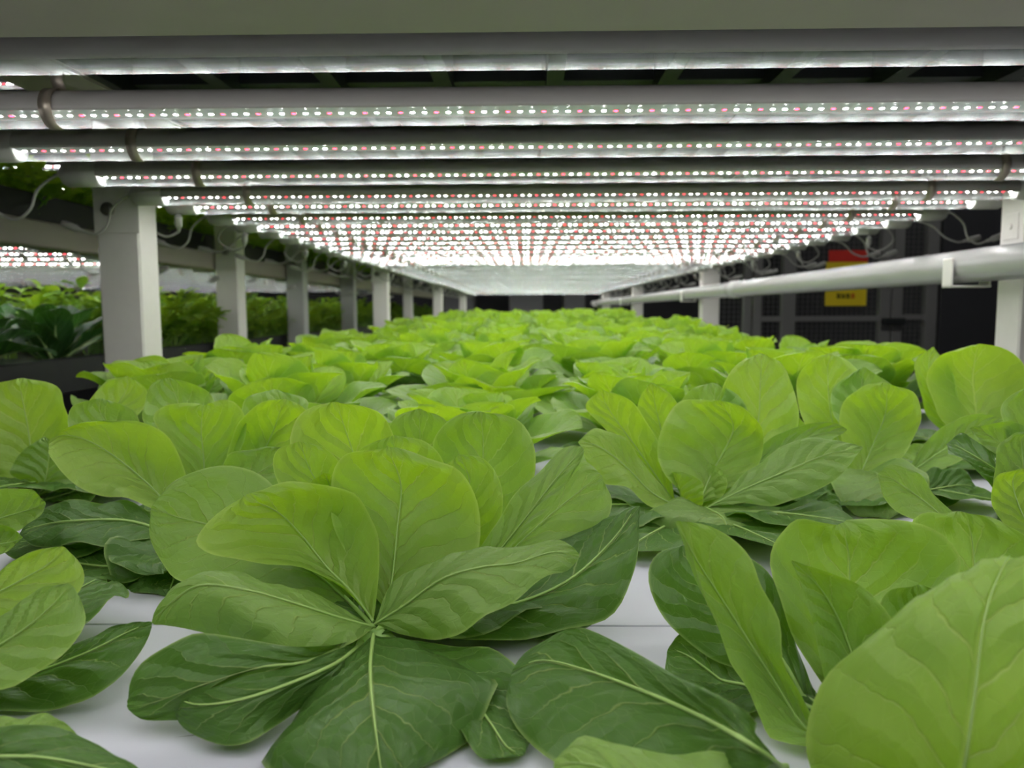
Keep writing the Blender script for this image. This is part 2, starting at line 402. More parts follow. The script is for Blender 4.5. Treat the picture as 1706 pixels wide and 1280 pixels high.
# grow bed
BZ = -.165
bed = empty('grow_bed', (0, 0, BZ-.05), 'white grow bed trough holding the planting boards', 'trough')
m = MB(); m.box(-.60, -.57, -.3, 8.2, -.10, .045, 0, .003); m.build('side_wall', BEIGE, bed)
m = MB(); m.box(.69, .72, -.3, 8.2, -.10, .045, 0, .003); m.build('side_wall', BEIGE, bed)
m = MB(); m.box(-.57, .69, -.3, 8.2, -.10, .0); m.build('bed_floor', BEIGE, bed)
yb = -.205; k = 0
while yb < 8.0:
    o = boxobj('planting_board', (-.566, .686, yb+.0004, yb+.6006, BZ-.03, BZ), BOARD, None, .0008)
    tag(o, ['nearest white planting board at the bottom of the view', 'white planting board under the second staggered rows of lettuce'][k] if k < 2 else 'white planting board hidden between the far lettuce heads', 'board', 'white planting boards')
    if k == 0:
        c = at(356, 1222, BZ); m = MB(); m.add([(c.x-.014, c.y-.0035, BZ+.0002), (c.x, c.y-.0006, BZ+.0002), (c.x+.014, c.y+.004, BZ+.0002), (c.x, c.y+.0004, BZ+.0002)], [(0, 1, 2, 3)]); m.build('slit', BLACK, o)
    yb += .601; k += 1
# pipe
pr = empty('water_pipe', (.695, 0, .066), 'long glossy grey pipe running along the right posts', 'pipe')
m = MB(); m.tube([(0, y, 0) for y in (.5, 2, 4, 6, 8.15)], .0258, 28, 0, False); m.build('pipe_body', PVC, pr)
m = MB(); m.tube([(0, 2.58, 0), (0, 2.585, 0), (0, 2.66, 0), (0, 2.665, 0)], [.0262, .0295, .0295, .0262], 28); m.build('coupling', PVC, pr)
for i, y in enumerate((1.255, 3.38, 5.56, 7.73)):
    b = empty('pipe_bracket', (.695, y, .066), ['white U bracket under the pipe beside the nearest right post', 'white bracket holding the pipe at the second right post', 'tiny white bracket holding the pipe at the third right post', 'farthest tiny bracket holding the pipe'][i], 'bracket', 'brackets holding the pipe')
    m = MB(); m.box(-.031, -.0275, -.014, .014, -.033, .012, 0, .001); m.box(-.031, .032, -.014, .014, -.0335, -.030, 0, .001); m.box(.0275, .031, -.014, .014, -.033, .012, 0, .001)
    m.build('bracket', WHITE, b)

# ------------------------------------------------------------------ neighbouring rack on the left
NX = -.835
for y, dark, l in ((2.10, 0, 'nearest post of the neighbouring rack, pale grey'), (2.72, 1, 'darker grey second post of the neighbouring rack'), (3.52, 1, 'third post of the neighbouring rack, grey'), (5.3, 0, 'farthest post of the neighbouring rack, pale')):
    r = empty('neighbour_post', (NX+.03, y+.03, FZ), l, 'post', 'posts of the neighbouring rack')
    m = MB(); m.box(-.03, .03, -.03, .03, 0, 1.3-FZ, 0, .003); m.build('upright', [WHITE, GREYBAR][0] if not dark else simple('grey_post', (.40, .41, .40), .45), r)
    m = MB(); m.tube([(0, -.030, -FZ+.16), (0, -.038, -FZ+.16)], [.011, .008], 8); m.build('bolt', BOLT, r)
tag(boxobj('neighbour_beam', (NX-.045, NX-.002, .3, 7.6, .112, .158), BEIGE, None, .003), 'long pale grey beam of the neighbouring rack carrying the black tray', 'beam')
t = empty('neighbour_upper_tray', (NX-.01, .3, .16), 'black tray with upper-tier greens on the neighbouring rack', 'tray')
m = MB(); m.box(-.03, -.012, 0, 7.2, 0, .048, 0, .002); m.box(-1.3, -1.28, 0, 7.2, 0, .048); m.build('tray_rim', BLACK, t)
m = MB(); m.box(-1.28, -.03, 0, 7.2, .0, .012); m.build('tray_floor', BLACK, t)
t = empty('neighbour_lower_tray', (NX-.01, .3, -.15), 'black tray holding dark greens on the neighbouring rack', 'tray')
m = MB(); m.box(-.03, -.004, 0, 7.2, 0, .065, 0, .002); m.box(-1.3, -1.28, 0, 7.2, 0, .065); m.build('tray_rim', BLACK, t)
m = MB(); m.box(-1.28, -.03, 0, 7.2, .0, .04); m.build('tray_floor', BLACK, t)
ny = [1.5, 1.66, 1.82, 2.0, 2.2, 2.42, 2.65, 2.9, 3.2, 3.5, 3.85, 4.2, 4.6]
for i, y in enumerate(ny):
    rx = random.uniform(-4, 4) if i < 4 else random.uniform(7, 11)
    place_tube(i, NX-.10-HL, y, .128, rx, ('bright tube lamp under the neighbouring tray, seen left of the nearest white post' if i < 4 else 'dimmer far tube lamp under the neighbouring tray, glowing between the posts'), 'tube lamps of the neighbouring rack')
for i, y in enumerate((1.2, 1.4, 1.6, 1.8, 2.1, 2.4, 2.8, 3.3, 3.9, 4.6)):
    place_tube(i, NX-.30-HL, y, .52, 0, 'tube lamp over the upper greens of the neighbouring rack', 'upper tube lamps of the neighbouring rack')

tag(boxobj('upper_shelf', (-2.45, NX-.02, .9, 5.0, .5395, .555), BLACK), 'dark shelf above the upper greens of the neighbouring rack', 'shelf')

# ------------------------------------------------------------------ mesh enclosure on the right
enc = empty('mesh_enclosure', (0, 4.2, 0), 'grey wire mesh enclosure with sliding door behind the pipe', 'cage')
def xpx(p, d=4.2): return (p-877)/1300*d
for a, b in ((1234, 1247), (1250, 1264), (1297, 1319), (1456, 1474), (1476, 1493), (1530, 1549)):
    m = MB(); m.box(xpx(a), xpx(b), -.02, .02, FZ, .75, 0, .003); m.build('frame_post', GREYBAR, enc)
for a, b, z in ((1264, 1456, -.052), (1493, 1530, -.045), (1264, 1530, .72), (1264, 1530, FZ+.08)):
    m = MB(); m.box(xpx(a), xpx(b), -.015, .015, z-.014, z+.014); m.build('frame_rail', GREYBAR, enc)
m = MB(); m.box(xpx(1458), xpx(1495), -.05, -.02, -.085, -.05, 0, .004); m.build('latch', DARKST, enc)
m = MB(); x = xpx(1180)
MESHM = simple('wire', (.13, .13, .135), .5, .3)
while x < xpx(1530):
    m.box(x-.0015, x+.0015, .003, .006, FZ, .72); x += .026
z = FZ
while z < .72:
    m.box(xpx(1180), xpx(1530), .0, .003, z-.0015, z+.0015); z += .026
m.build('wire_mesh', MESHM, enc)
tag(boxobj('charcoal_panel', (xpx(1549), 3.15, 4.15, 4.22, FZ, 1.2), PANELM, None, .003), 'dark charcoal wall panel between the mesh and the right post', 'panel')
YEL = simple('sign_yellow', (.80, .62, .02), .5); RED = simple('sign_red', (.62, .03, .02), .5)
sg = empty('warning_sign', (xpx(1398), 4.165, .150), 'red and yellow warning sign fixed on the wire mesh', 'sign')
hw = .108
m = MB(); m.box(-hw, hw, 0, .003, -.135, .095, 0, .0008); m.build('yellow_board', YEL, sg)
m = MB(); m.box(-hw+.012, hw, -.002, .0035, .095, .155, 0, .0008); m.build('red_header', RED, sg)
for cols, mat, rows in (((-.038, -.014, .010), BLACK, 1), ((.036,), RED, 1)):
    m = MB()
    for g, gx in enumerate(cols):          # blocky characters in one line
        for zz in (-.073, -.080, -.087, -.094)[g % 2:]: m.box(gx-.009, gx+.009, -.0012, 0, zz-.0016, zz+.0016)
        for dx in (-.007, 0, .007): m.box(gx+dx-.0015, gx+dx+.0015, -.0012, 0, -.096+.004*(g % 2), -.070)
    m.build('lettering', mat, sg)
for k, (xa, xb, za, zb) in enumerate(((.9, 1.12, FZ, .5), (-.98, -.62, FZ, .4), (-.2, .2, FZ, .35), (.45, .7, FZ, .2))):
    r = empty('equipment_cabinet', ((xa+xb)/2, 9.5, FZ), ['grey cabinet at the far wall right of the rack', 'grey cabinet at the far wall left of the rack', 'grey cabinet at the far wall behind the middle of the lettuce', 'low grey cabinet at the far wall behind the rack end'][k], 'cabinet')
    w = (xb-xa)/2; m = MB(); m.box(-w, w, -.2, .2, 0, zb-FZ, 0, .01); m.build('body', GREYBAR, r)
    m = MB(); m.box(-w+.02, w-.02, -.212, -.2, .05, zb-FZ-.04, 0, .003); m.build('door', simple('cabinet_door', (.16, .16, .17), .5), r)

# ------------------------------------------------------------------ lettuce
def prof(s):
    if s < .0001: return .14
    q = max(0, (s-.08)/.92)
    return max(.14*(1-max(0, s-.9)*10), math.sin(PI*q**1.25)**.52 if 0 < q < 1 else 0)
def curves(az, ln, wd, e0, e1, cup, base, n, bend=0.0, twist=0.0, curl=0.0):
    """margins and midrib of a leaf that leaves the heart in direction az"""
    M = []; Lc = []; Rc = []; p = Vector(base); a = az; st = ln/(n-1)*1.0
    for i in range(n):
        lin = i/(n-1); s = 1-(1-lin)**1.35
        s1 = 1-(1-min(1, (i+1)/(n-1)))**1.35
        e = e0+(e1-e0)*s+curl*max(0, s-.7)*3.3
        a = az+bend*s
        T = Vector((math.cos(a)*math.cos(e), math.sin(a)*math.cos(e), math.sin(e)))
        side = Vector((-math.sin(a), math.cos(a), 0)); N = T.cross(side); N = -N if N.dot(Vector((-math.cos(a)*math.sin(e), -math.sin(a)*math.sin(e), math.cos(e)))) < 0 else N
        tw = twist*s; side, N = side*math.cos(tw)+N*math.sin(tw), N*math.cos(tw)-side*math.sin(tw)
        w = wd/2*prof(s)
        M.append(p.copy()); off = N*(w*cup)-T*(w*.12)
        Lc.append(p-side*w*math.sqrt(max(.2, 1-min(.8, cup*cup*.6)))+off); Rc.append(p+side*w*math.sqrt(max(.2, 1-min(.8, cup*cup*.6)))+off)
        p = p+T*(ln*(s1-s))
    return Lc, M, Rc
def lettuce_leaves(rn, n=16, tall=1.0, spread=1.0):
    out = []; a = rn.uniform(0, 6)
    for k in range(n):
        q = k/(n-1)           # 0 outer, 1 heart
        a += 2.399+rn.uniform(-.25, .25)
        ln = (.128-.052*q)*rn.uniform(.9, 1.1)*(1 if q < .35 else tall)*spread
        wd = (.100-.024*q)*rn.uniform(.92, 1.12)*spread
        e0 = math.radians(20+55*q+rn.uniform(-6, 6)); e1 = math.radians(-12+88*q**.65+rn.uniform(-16, 12))
        if q < .15: e0 = math.radians(8); e1 = math.radians(-6)
        cup = rn.uniform(.10, .35)+.35*q
        r0 = .012*(1-q)
        base = (math.cos(a)*r0, math.sin(a)*r0, .008+.022*q)
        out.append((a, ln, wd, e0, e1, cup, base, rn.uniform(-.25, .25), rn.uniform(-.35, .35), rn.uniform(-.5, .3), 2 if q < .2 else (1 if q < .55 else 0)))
    return out
def lettuce_parts(name, rn, n=16, tall=1.0, nr=20, nt=10, spread=1.0):
    root = empty(name, (0, 0, 0))
    for k, (a, ln, wd, e0, e1, cup, base, bend, tw, curl, age) in enumerate(lettuce_leaves(rn, n, tall, spread)):
        Lc, M, Rc = curves(a, ln, wd, e0, e1, cup, base, nr, bend, tw, curl)
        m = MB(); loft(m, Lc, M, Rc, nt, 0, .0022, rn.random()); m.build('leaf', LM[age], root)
    stem_part(root)
    return root
def stem_part(root, at_=Vector((0, 0, 0))):
    m = MB(); m.tube([at_+Vector((0, 0, -.004)), at_+Vector((0, 0, .005)), at_+Vector((0, 0, .009)), at_+Vector((0, 0, .011))], [.011, .010, .007, .003], 12); m.build('stem', STEM, root)
def lettuce_mesh(rn, n=14, tall=1.0, nr=11, nt=6):
    m = MB()
    for (a, ln, wd, e0, e1, cup, base, bend, tw, curl, age) in lettuce_leaves(rn, n, tall):
        Lc, M, Rc = curves(a, ln, wd, e0, e1, cup, base, nr, bend, tw, curl)
        loft(m, Lc, M, Rc, nt, age, .0022, rn.random())
    return m

def hero(name, base, leaves, label, fill=0, seed=1, fillargs=None, heart=0):
    """base: world position; leaves: (base, left margin, midrib, right margin, tip, age)"""
    root = empty(name, base, label, 'lettuce', 'lettuce heads in the nearest rows'); b = Vector(base)
    for i, (bs, Ls, Ms, Rs, tip, age) in enumerate(leaves):
        B = at(*bs); T = at(*tip)
        f = lambda P: [B]+[at(*p) for p in P]+[T]
        n = 30; Lc, Rc = catmull(f(Ls), n, 1.35, .972), catmull(f(Rs), n, 1.35, .972)
        if Ms: Mc = catmull(f(Ms), n, 1.75)
        else: Mc = catmull([B, (Lc[n//3]+Rc[n//3])/2+Vector((0, .006, -.004)), (Lc[2*n//3]+Rc[2*n//3])/2+Vector((0, .008, -.003)), T], n, 1.75)
        fl = lambda P: [p-b if p.z > BZ+.005 else Vector((p.x, p.y, BZ+.005))-b for p in P]
        Lc, Mc, Rc = fl(Lc), fl(Mc), fl(Rc)
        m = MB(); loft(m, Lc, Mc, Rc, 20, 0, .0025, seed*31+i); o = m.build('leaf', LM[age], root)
        m = MB(); midrib(m, Mc, Lc, Rc, .0011 if age == 2 else .0007); m.build('midrib', RIB, o)
    rn = random.Random(seed)
    for k in range(fill):
        a = fillargs[k] if fillargs else rn.uniform(0, 6.28)
        Lc, M, Rc = curves(a, rn.uniform(.09, .12), rn.uniform(.07, .085), math.radians(rn.uniform(5, 15)), math.radians(rn.uniform(-8, 4)), .12, (0, 0, .01), 20, rn.uniform(-.3, .3), 0, 0)
        m = MB(); loft(m, Lc, M, Rc, 12, 0, .002, k); o = m.build('leaf', OLD, root)
        m = MB(); midrib(m, M, Lc, Rc, .0013); m.build('midrib', RIB, o)
    for k in range(heart):
        a = 1.1+k*2.3; Lc, M, Rc = curves(a, .042-.004*k, .04, math.radians(62+4*k), math.radians(78), .5, (math.cos(a)*.006, math.sin(a)*.006, .008), 14, 0, .3, -.3)
        m = MB(); loft(m, Lc, M, Rc, 8, 0, .0015, k); m.build('leaf', YOUNG, root)
    stem_part(root)
    return root

A = [
 ((622,1058,.355), [(564,1098,-.150),(495,1156,-.152),(443,1220,-.156),(436,1254,-.158),(462,1290,-.160),(540,1318,-.160)], [(617,1109,-.147),(619,1156,-.145),(625,1209,-.147),(632,1262,-.153)], [(675,1063,-.150),(754,1088,-.150),(817,1125,-.152),(829,1153,-.155),(791,1212,-.158),(727,1268,-.160)], (640,1312,-.161), 2),
 ((600,1060,.365), [(540,1078,-.138),(427,1070,-.130),(337,1057,-.127),(293,1068,-.130),(247,1100,-.138),(226,1140,-.147)], [(520,1100,-.142),(430,1112,-.138),(340,1140,-.142),(265,1168,-.149)], [(560,1128,-.155),(470,1165,-.157),(380,1188,-.157),(300,1198,-.157),(240,1200,-.156)], (218,1180,-.153), 2),
 ((605,1070,.36), [(555,1085,-.144),(470,1115,-.141),(390,1135,-.142),(330,1150,-.146)], [(560,1105,-.146),(480,1140,-.144),(400,1166,-.145),(330,1174,-.148)], [(585,1130,-.155),(520,1170,-.157),(453,1214,-.158),(411,1236,-.158),(358,1238,-.158),(305,1212,-.157)], (282,1160,-.150), 2),
 ((625,1045,.362), [(543,990,.365),(464,967,.355),(370,957,.345),(310,968,.34),(268,1006,.335)], [(569,1030,.350),(490,1005,.335),(411,983,.325),(332,975,.325),(279,1009,.325)], [(585,1072,.335),(505,1092,.320),(440,1078,.318),(385,1068,.322),(320,1052,.325),(282,1042,.327)], (253,1040,.328), 1),
 ((622,1035,.366), [(575,975,.365),(516,945,.36),(437,938,.355),(374,932,.35),(337,917,.35),(328,898,.355),(350,866,.365)], [(585,985,.38),(545,945,.392),(505,895,.395),(465,855,.388)], [(628,990,.37),(632,935,.375),(628,887,.38),(609,845,.385),(575,816,.388),(520,808,.385),(470,818,.38)], (415,832,.375), 0),
 ((645,1020,.385), [(600,960,.385),(560,890,.39),(548,820,.395),(562,775,.40),(598,754,.405)], [(655,950,.402),(662,880,.412),(668,810,.418)], [(725,985,.385),(790,930,.39),(800,868,.395),(787,815,.40),(759,779,.405),(705,764,.41)], (648,752,.41), 0),
 ((680,1010,.40), [(700,930,.41),(715,850,.42),(728,790,.425)], [(745,930,.42),(775,860,.432),(782,800,.438)], [(790,940,.41),(832,880,.415),(838,828,.42),(826,788,.43),(802,764,.435)], (765,760,.436), 0),
 ((660,990,.42), [(610,890,.43),(582,800,.44),(592,755,.445),(618,738,.45)], [(655,880,.45),(660,800,.457)], [(715,890,.43),(742,820,.44),(735,765,.445),(705,738,.45)], (655,728,.455), 0),
 ((650,985,.43), [(590,880,.44),(520,800,.45),(484,750,.455),(488,715,.46),(515,688,.465)], [(630,880,.46),(600,790,.475),(580,730,.48)], [(665,880,.45),(668,800,.455),(658,735,.46),(636,695,.465),(605,676,.47)], (560,672,.472), 0),
 ((630,1000,.41), [(550,900,.41),(480,830,.41),(456,785,.415),(462,750,.42)], [(590,900,.425),(545,830,.43),(515,780,.43)], [(605,880,.42),(585,810,.42),(565,770,.425),(538,746,.43)], (500,736,.43), 0),
 ((600,960,.405), [(550,870,.41),(515,810,.41)], [], [(590,860,.41),(572,805,.41)], (540,788,.41), 0),
 ((690,985,.45), [(650,850,.47),(636,760,.49),(655,700,.50)], [(700,850,.49),(700,750,.51)], [(745,850,.47),(765,770,.49),(745,705,.50)], (698,682,.51), 1),
 ((720,1000,.43), [(735,890,.445),(722,810,.455),(718,750,.46),(735,712,.465),(765,692,.47)], [(775,890,.46),(800,800,.475),(805,740,.48)], [(820,900,.445),(870,850,.45),(890,795,.455),(890,745,.46),(868,713,.465),(835,696,.47)], (800,690,.475), 1),
 ((690,1020,.385), [(760,960,.395),(810,895,.395),(850,845,.392),(890,795,.39),(930,752,.388),(955,740,.386)], [(770,985,.39),(825,925,.385),(870,870,.38),(920,805,.378),(955,765,.38)], [(790,1000,.38),(830,955,.375),(850,910,.372),(895,862,.372),(935,815,.374),(967,768,.38)], (972,745,.384), 1),
 ((700,1030,.40), [(780,950,.41),(850,870,.42),(900,810,.43),(945,775,.435),(975,768,.435)], [(790,975,.41),(860,910,.415),(920,855,.42),(970,815,.425)], [(800,1000,.39),(880,965,.39),(950,925,.395),(1000,878,.40),(1012,830,.41)], (1000,790,.425), 1),
 ((660,1045,.368), [(740,985,.39),(830,945,.40),(910,915,.405),(985,870,.41),(1035,845,.41)], [(750,1025,.375),(860,1005,.375),(950,965,.38),(1020,900,.39)], [(750,1062,.36),(850,1052,.355),(935,1042,.355),(1003,1009,.36),(1049,948,.37),(1066,890,.385)], (1063,840,.40), 2),
 ((624,1040,.36), [(640,985,.365),(685,945,.368),(745,918,.365),(796,915,.36),(835,922,.357),(880,907,.355),(935,902,.352)], [(672,1010,.352),(735,965,.345),(800,945,.340),(860,938,.340),(920,920,.343)], [(690,1062,.345),(760,1060,.33),(815,1020,.325),(860,985,.328),(910,958,.333),(948,948,.34)], (966,925,.347), 1),
 ((610,1030,.39), [(540,920,.41),(480,840,.42),(435,790,.425),(390,772,.43),(335,778,.43),(285,803,.43)], [(520,950,.40),(430,900,.415),(350,875,.42),(290,860,.425)], [(560,1015,.38),(480,1000,.385),(380,985,.39),(310,972,.40),(268,935,.41),(248,890,.42)], (252,845,.425), 1),
 ((645,1062,.36), [(740,1075,.35),(820,1085,.34),(885,1110,.325),(900,1180,.30)], [(720,1110,.33),(790,1170,.30),(840,1240,.275)], [(700,1130,.32),(750,1220,.29),(800,1290,.268)], (870,1300,.268), 2),
 ((680,1050,.40), [(780,1020,.41),(880,1000,.41),(960,998,.405)], [(790,1045,.40),(890,1035,.395),(960,1025,.39)], [(800,1075,.38),(890,1075,.375),(965,1058,.375)], (998,1025,.39), 2),
]
hero('lettuce_head', at(628,1085,BZ), A, 'large lettuce head in sharp focus left of centre, its whole rosette open', 3, 5, [1.2, 2.2, .5])

D = [
 ((1310,1285,.262), [(1240,1190,-.125),(1140,1130,-.128),(1050,1085,-.130),(980,1062,-.132),(925,1062,-.135),(878,1082,-.138)], [(1250,1240,-.132),(1170,1195,-.134),(1080,1155,-.136),(980,1118,-.138),(905,1100,-.141)], [(1260,1330,-.15),(1130,1325,-.156),(1000,1296,-.158),(920,1262,-.156),(868,1212,-.153),(846,1160,-.148)], (853,1115,-.143), 2),
 ((1330,1380,.235), [(1230,1270,.235),(1120,1248,.235),(1010,1232,.235),(960,1226,.238)], [(1200,1340,.22),(1080,1310,.22),(990,1275,.225)], [(1200,1450,.21),(1050,1430,.21),(940,1360,.22)], (922,1270,.232), 1),
 ((1390,1300,.27), [(1300,1262,.278),(1268,1197,.283),(1246,1147,.287),(1215,1102,.29),(1203,1056,.292),(1182,1007,.294),(1163,957,.296),(1144,910,.298)], [(1345,1225,.287),(1298,1147,.297),(1255,1080,.303),(1207,1005,.307),(1157,927,.306)], [(1370,1230,.278),(1335,1160,.285),(1302,1100,.289),(1298,1031,.293),(1268,974,.297),(1250,928,.30),(1217,895,.303),(1174,874,.304)], (1130,870,.302), 1),
 ((1380,1260,.30), [(1290,1150,.32),(1190,1092,.325),(1120,1045,.33),(1088,990,.335),(1084,948,.34),(1105,918,.345)], [(1310,1110,.32),(1230,1020,.335),(1170,955,.345)], [(1345,1120,.325),(1310,1030,.335),(1296,970,.34),(1262,930,.345),(1210,912,.35)], (1150,906,.35), 2),
 ((1385,1290,.295), [(1290,1255,.30),(1200,1215,.30),(1135,1170,.31),(1110,1128,.32)], [(1290,1200,.315),(1210,1140,.325),(1150,1095,.33)], [(1330,1160,.32),(1250,1095,.33),(1180,1062,.335),(1135,1056,.335)], (1114,1080,.332), 2),
 ((1430,1240,.30), [(1370,1130,.312),(1315,1040,.318),(1290,970,.322),(1288,925,.326),(1305,893,.33),(1340,869,.334)], [(1415,1120,.33),(1415,1010,.342),(1415,930,.345)], [(1520,1100,.312),(1590,1010,.318),(1610,960,.322),(1603,925,.326),(1570,890,.33),(1520,870,.335),(1470,868,.34)], (1405,879,.342), 1),
 ((1410,1270,.28), [(1385,1180,.288),(1368,1100,.293),(1350,1030,.297),(1335,975,.30)], [(1425,1130,.30),(1405,1050,.306),(1370,985,.306)], [(1520,1170,.285),(1500,1060,.29),(1455,995,.295),(1385,957,.30)], (1322,936,.303), 1),
 ((1480,1250,.29), [(1470,1120,.30),(1462,1040,.302),(1468,1005,.304),(1490,986,.306)], [(1525,1110,.31),(1530,1040,.314)], [(1580,1130,.30),(1600,1040,.302),(1588,1000,.304),(1562,984,.306)], (1528,978,.31), 1),
 ((1560,1450,.235), [(1420,1400,.24),(1354,1290,.243),(1366,1170,.246),(1412,1095,.248),(1476,1048,.25),(1538,1015,.252),(1600,962,.254),(1645,930,.255)], [(1600,1310,.222),(1622,1170,.222),(1640,1030,.228),(1668,950,.24)], [(1800,1400,.23),(1900,1220,.235),(1890,1050,.24),(1800,945,.245),(1740,920,.25)], (1690,916,.252), 0),
 ((1560,1260,.31), [(1555,1100,.33),(1530,980,.345),(1524,905,.352),(1550,868,.357)], [(1620,1100,.345),(1625,980,.36),(1620,900,.366)], [(1700,1120,.33),(1760,1000,.345),(1735,915,.352),(1670,870,.358)], (1608,859,.362), 1),
 ((1640,1300,.27), [(1640,1150,.285),(1650,1020,.29),(1690,950,.295)], [], [(1850,1180,.27),(1880,1020,.275),(1820,940,.285)], (1750,920,.29), 0),
]
hero('lettuce_head', at(1430,1420,BZ) if False else Vector((.128, .262, BZ)), D, 'close lettuce head filling the lower right corner with tall upright leaves', 3, 9, [5.6, 4.4, .8])

E = [
 ((-150,1120,.33), [(-60,975,.33),(10,937,.33),(65,916,.33)], [(-60,1020,.325),(20,975,.325),(80,940,.328)], [(-40,1075,.31),(60,1030,.312),(118,1000,.316),(137,968,.32),(128,938,.325)], (105,911,.33), 0),
 ((-150,1140,.30), [(-50,1060,.305),(20,1010,.305),(70,984,.305)], [(-40,1095,.295),(30,1055,.295),(85,1010,.298)], [(-30,1150,.28),(50,1122,.282),(105,1085,.286),(137,1042,.292),(130,1005,.298)], (115,973,.302), 1),
 ((-150,1160,.33), [(-50,1105,.33),(60,1076,.33),(137,1060,.33),(195,1045,.33)], [(-40,1150,.315),(60,1120,.315),(150,1085,.318),(205,1057,.325)], [(-40,1200,.30),(40,1206,.298),(112,1195,.30),(180,1152,.305),(225,1097,.315),(246,1060,.322)], (252,1036,.328), 2),
 ((-130,1260,.25), [(-20,1205,.26),(50,1197,.26),(105,1203,.26)], [(-20,1240,.25),(50,1228,.25),(100,1222,.255)], [(-20,1300,.235),(60,1288,.238),(118,1252,.245)], (131,1222,.255), 1),
 ((-130,1260,.30), [(-20,1215,-.142),(60,1205,-.142),(120,1212,-.143),(180,1237,-.147),(222,1268,-.151)], [(-20,1260,-.142),(70,1262,-.142),(160,1278,-.146)], [(-20,1340,-.157),(80,1365,-.158),(170,1360,-.158),(225,1325,-.157)], (238,1295,-.153), 2),
 ((-160,1100,.35), [(-140,960,.36),(-110,900,.365)], [], [(-60,1000,.35),(-30,920,.355)], (-70,870,.365), 0),
]
hero('lettuce_head', Vector((-.245, .315, BZ)), E, 'lettuce head cut off by the left edge in the lower left corner', 4, 13, [1.5, 2.5, 3.6, 4.6])

B = [
 ((1165,840,.585), [(1125,815,.585),(1100,770,.59),(1100,725,.595),(1120,690,.60),(1158,671,.61)], [(1185,790,.60),(1207,750,.615),(1222,710,.62)], [(1225,815,.585),(1262,780,.59),(1275,735,.595),(1262,700,.60),(1235,676,.61)], (1198,668,.615), 0),
 ((1130,845,.575), [(1090,790,.585),(1055,745,.585),(1020,722,.585),(990,713,.585)], [(1085,820,.575),(1040,775,.575),(1000,745,.575)], [(1085,845,.56),(1050,815,.56),(1010,800,.56),(980,770,.565)], (964,735,.575), 0),
 ((1180,845,.57), [(1230,800,.58),(1280,757,.58),(1330,735,.575),(1390,731,.57)], [(1240,815,.565),(1310,785,.56),(1375,758,.56)], [(1250,838,.555),(1310,832,.545),(1370,808,.545),(1415,775,.55)], (1437,745,.56), 1),
 ((1180,830,.60), [(1240,765,.61),(1290,725,.615),(1340,705,.615),(1385,703,.61)], [], [(1260,790,.595),(1320,765,.595),(1375,740,.60)], (1411,716,.605), 1),
 ((1175,845,.575), [(1120,828,.57),(1078,840,.56),(1074,856,.55),(1100,873,.54),(1150,886,.53)], [(1185,850,.56),(1200,858,.545),(1210,872,.53)], [(1250,826,.57),(1320,838,.56),(1345,858,.55),(1320,875,.54),(1270,888,.53)], (1210,890,.525), 1),
 ((1150,830,.61), [(1110,770,.62),(1068,700,.63),(1065,665,.635)], [(1115,760,.63),(1095,690,.645)], [(1150,770,.62),(1140,700,.63),(1115,655,.64)], (1085,640,.64), 0),
 ((1160,830,.62), [(1130,770,.64),(1128,690,.65),(1150,650,.655)], [], [(1240,770,.64),(1250,700,.65),(1235,660,.655)], (1190,637,.665), 1),
 ((1200,830,.63), [(1210,750,.65),(1200,660,.66),(1225,610,.67)], [], [(1310,760,.65),(1335,680,.66),(1310,610,.67)], (1268,588,.68), 0),
 ((1125,840,.60), [(1060,780,.61),(1010,720,.615),(975,680,.62)], [], [(1110,770,.60),(1080,710,.605),(1050,665,.61)], (1000,650,.62), 0),
 ((1230,845,.60), [(1290,800,.60),(1360,800,.59),(1390,815,.58)], [], [(1260,870,.56),(1330,885,.54),(1385,870,.55)], (1402,845,.565), 2),
]
hero('lettuce_head', Vector((.130, .585, BZ)), B, 'lettuce head right of centre with a broad upright leaf and a flat front leaf', 8, 17, [3.3, 4.1, 4.9, 5.6, 0.2, 2.7, 1.6, 1.1], 2)

